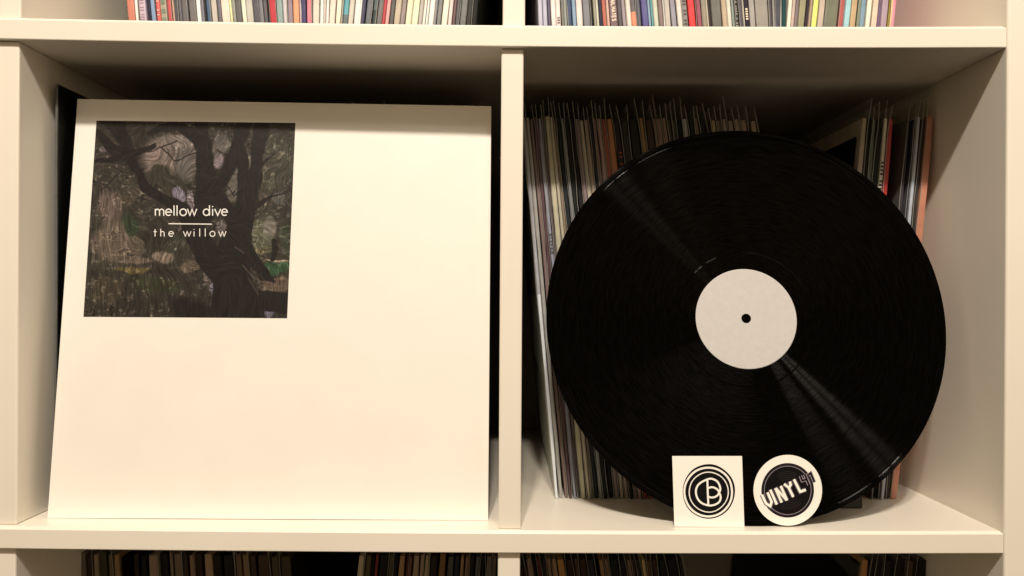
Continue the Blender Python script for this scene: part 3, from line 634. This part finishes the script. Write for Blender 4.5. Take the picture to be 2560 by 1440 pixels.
MR2 = conv(2050, 3.6, [(346, 396, (170, 146, 118), {'look': 'border', 'film': None}), (402, 438, (18, 16, 16)), (444, 482, (84, 92, 80)), (486, 540, (26, 28, 24)), (545, 586, (224, 208, 176), {'text': ('|||| ||||||', .272, .0034, (40, 40, 36), .0014)}), (589, 638, (176, 36, 32), {'band': ((214, 104, 84), .23)}),
   (752, 786, (60, 52, 54)), (815, 840, (52, 44, 70)), (842, 878, (178, 178, 180)), (882, 922, (56, 50, 46)), (928, 998, (198, 122, 88))])
MR2 = [(a, b, c, dict(*([r[0]] if r else [{}]))) for a, b, c, *r in MR2]
for it in MR2: it[3].setdefault('film', (random.uniform(.010, .016), .0012, -1))
row('MR', 394, MR2, [(2140, -.088), (2330, -.090)], depth=.081, H=.3080)
# the black cover with a cream border: its own face
bR = [r for r in ALL['MR'] if r[3] == 'border'][0][1]
tb = at(2050+396/3.6, 394, .081).x-at(2050+346/3.6, 394, .081).x
xo = -tb*.94/2-.0006; mblk = flat('cover_black', (12, 11, 10), .55, .2)
mesh_obj('cover_face', [(xo, .006, .012), (xo, .30, .012), (xo, .30, .294), (xo, .006, .294)], [(0, 1, 2, 3)], mblk, bR)
# middle left compartment: a black sleeve at the left, and the row behind the white sleeve
row('ML', 400, [(136, 143, (92, 86, 74), {'worn': .2, 'd': .0355, 'H': .3175, 's': .002, 'look': 'black'})], [(0, 0), (1, 0)])
row('ML', 300, [(262+k*26.4+random.uniform(-3, 3), 262+k*26.4+random.uniform(16, 22), random.choice([(40, 36, 34), (120, 100, 80), (24, 22, 22), (150, 130, 108), (60, 40, 36), (30, 34, 34)]),
    {'film': (random.uniform(.010, .016), .001, 1)}) for k in range(1, 36)], [(260, .08), (1210, -.04)], depth=.083, H=.304)
bL = ALL['ML'][0][1]; tb = at(143, 400, .0355).x-at(136, 400, .0355).x; xo = tb*.94/2+.0005
mesh_obj('cover_face', [(xo, .001, .002), (xo, .304, .002), (xo, .304, .3165), (xo, .001, .3165)], [(0, 1, 2, 3)], mblk, bL)
# lower compartments
LL = conv(0, 4, [(800, 862, (120, 96, 78)), (864, 926, (58, 40, 30)), (930, 984, (150, 122, 94)), (988, 1072, (66, 62, 34)), (1078, 1130, (108, 84, 56)), (1132, 1192, (146, 108, 62), {'face': (1, (34, 22, 14))}), (1330, 1396, (40, 28, 22)), (1400, 1470, (14, 14, 16)), (1474, 1582, (144, 114, 92)),
   (1590, 1686, (26, 24, 30)), (1690, 1728, (120, 96, 70)), (1732, 1824, (118, 96, 74)), (1828, 1882, (60, 44, 34)), (1888, 1944, (136, 106, 78)), (1948, 2028, (50, 34, 26)), (2034, 2130, (164, 128, 92)), (2134, 2222, (20, 18, 20)), (2226, 2346, (26, 26, 28)),
   (2350, 2420, (104, 78, 52)), (2422, 2490, (132, 102, 64)), (2492, 2560, (66, 46, 36))])
LL += conv(640, 3.765, [(2, 128, (70, 50, 34)), (132, 218, (78, 68, 44)), (222, 330, (74, 60, 40), {'face': (1, (14, 12, 11))})])
row('LL', 1412, LL, [(200, .06), (350, .075), (730, .10)], film=film_some(.5, .008), H=.306)
LL2 = conv(640, 3.765, [(957, 1020, (190, 166, 130)), (1024, 1088, (88, 68, 46)), (1092, 1114, (20, 18, 18)), (1116, 1150, (130, 40, 30)), (1154, 1248, (26, 24, 26)), (1250, 1292, (84, 72, 50)), (1296, 1338, (24, 22, 22)), (1342, 1404, (166, 120, 76)),
   (1408, 1436, (90, 40, 32)), (1440, 1468, (110, 62, 46)), (1472, 1538, (160, 132, 102)), (1542, 1582, (160, 130, 98)), (1586, 1632, (176, 148, 112)), (1636, 1714, (44, 30, 26)), (1718, 1790, (130, 92, 42)), (1796, 1860, (80, 74, 68)), (1862, 1918, (38, 38, 44)),
   (1922, 1960, (168, 124, 82)), (1964, 2010, (132, 98, 68)), (2012, 2060, (40, 28, 26)), (2062, 2110, (84, 84, 84)), (2112, 2160, (22, 24, 26)), (2164, 2226, (110, 94, 78)), (2228, 2262, (112, 90, 68))])
row('LL', 1412, LL2, [(890, -.085), (1100, -.07), (1240, -.04)], film=film_some(.5, .008), H=.306)
LR = conv(1300, 4.267, [(18, 62, (44, 34, 30)), (66, 134, (150, 112, 88)), (138, 178, (24, 24, 26)), (182, 226, (98, 38, 34)), (230, 284, (40, 32, 30)), (288, 336, (140, 104, 74)), (340, 392, (168, 124, 78)), (396, 486, (176, 122, 52)), (490, 572, (44, 30, 24)),
   (576, 628, (84, 62, 46)), (632, 716, (60, 36, 26)), (720, 800, (36, 32, 34)), (848, 900, (150, 110, 62)), (904, 956, (130, 96, 66)), (960, 1060, (20, 22, 22)), (1064, 1130, (22, 22, 22)), (1140, 1192, (120, 88, 66)), (1196, 1236, (70, 50, 44)), (1240, 1290, (40, 32, 26)),
   (1298, 1350, (190, 158, 96)), (1354, 1400, (84, 58, 34)), (1404, 1470, (60, 40, 28)), (1480, 1560, (24, 28, 22)), (1566, 1690, (14, 14, 16)), (1704, 1750, (40, 34, 34))])
LR = [(a, b, c, {'film': (random.uniform(.006, .012), .001, 1), 'H': .3035}) for a, b, c in LR]
row('LR', 1418, LR, [(1310, .14), (1500, .15), (1750, .16)], depth=.088)
LR2 = conv(1900, 3.879, [(982, 1058, (180, 116, 42), {'face': (-1, (13, 12, 12))}), (1064, 1110, (30, 26, 26), {}), (1114, 1196, (26, 22, 20), {}), (1200, 1298, (30, 22, 20), {}), (1304, 1420, (30, 22, 18), {}), (1424, 1500, (84, 60, 34), {}), (1506, 1630, (30, 20, 18), {}), (1640, 1760, (18, 16, 16), {}), (1766, 1880, (26, 24, 22), {})])
LR2 = [(a, b, c, dict(_, film=(random.uniform(.008, .012), .001, -1), H=.3015)) for a, b, c, _ in LR2]
row('LR', 1418, LR2, [(2150, -.10), (2400, -.09)], depth=.090)
# labels: colour, place among its colour, neighbours, compartment
GROUPS = {b: f'vinyl records standing in the {BAYS[b][0]} compartment' for b in BAYS}
for bay, lst in ALL.items():
    lst.sort(key=lambda r: r[0]); names = [cname(r[2]) for r in lst]; cnt = {}
    for i, (x, R, c, look) in enumerate(lst):
        n = names[i]; cnt[n] = cnt.get(n, 0)+1; tot = names.count(n)
        lead = f'{ordn(cnt[n]-1)} {n} record from the left' if tot > 1 else f'only {n} record spine'
        if i == 0: ctx = f'beside the left wall'
        elif i == len(lst)-1: ctx = 'last at the right end'
        else: ctx = f'between {names[i-1]} and {names[i+1]}' if names[i-1] != names[i+1] else f'between two {names[i-1]}'
        tag(R, f'{lead}, {BAYS[bay][0]} compartment, {ctx}', 'record', GROUPS[bay])
        if 'px' in R: del R['px']
# the small black block behind the disc
bb = at(2157, 1270, .055); z0 = zl(bb.x)
bm = box_bm(-.016, 0, 0, .022, 0, .030, .0008, 2)
for v in bm.verts:
    v.co.x += v.co.z*.10
    if v.co.z > .015: v.co.y += .006 if v.co.y < .01 else 0
o = bm_obj('display_foot', bm, flat('black_plastic', (12, 12, 12), .4, .4)); o.location = (bb.x, .055, z0+.0003)
tag(o, 'small black foot standing on the shelf behind the disc at its lower right', 'stand')
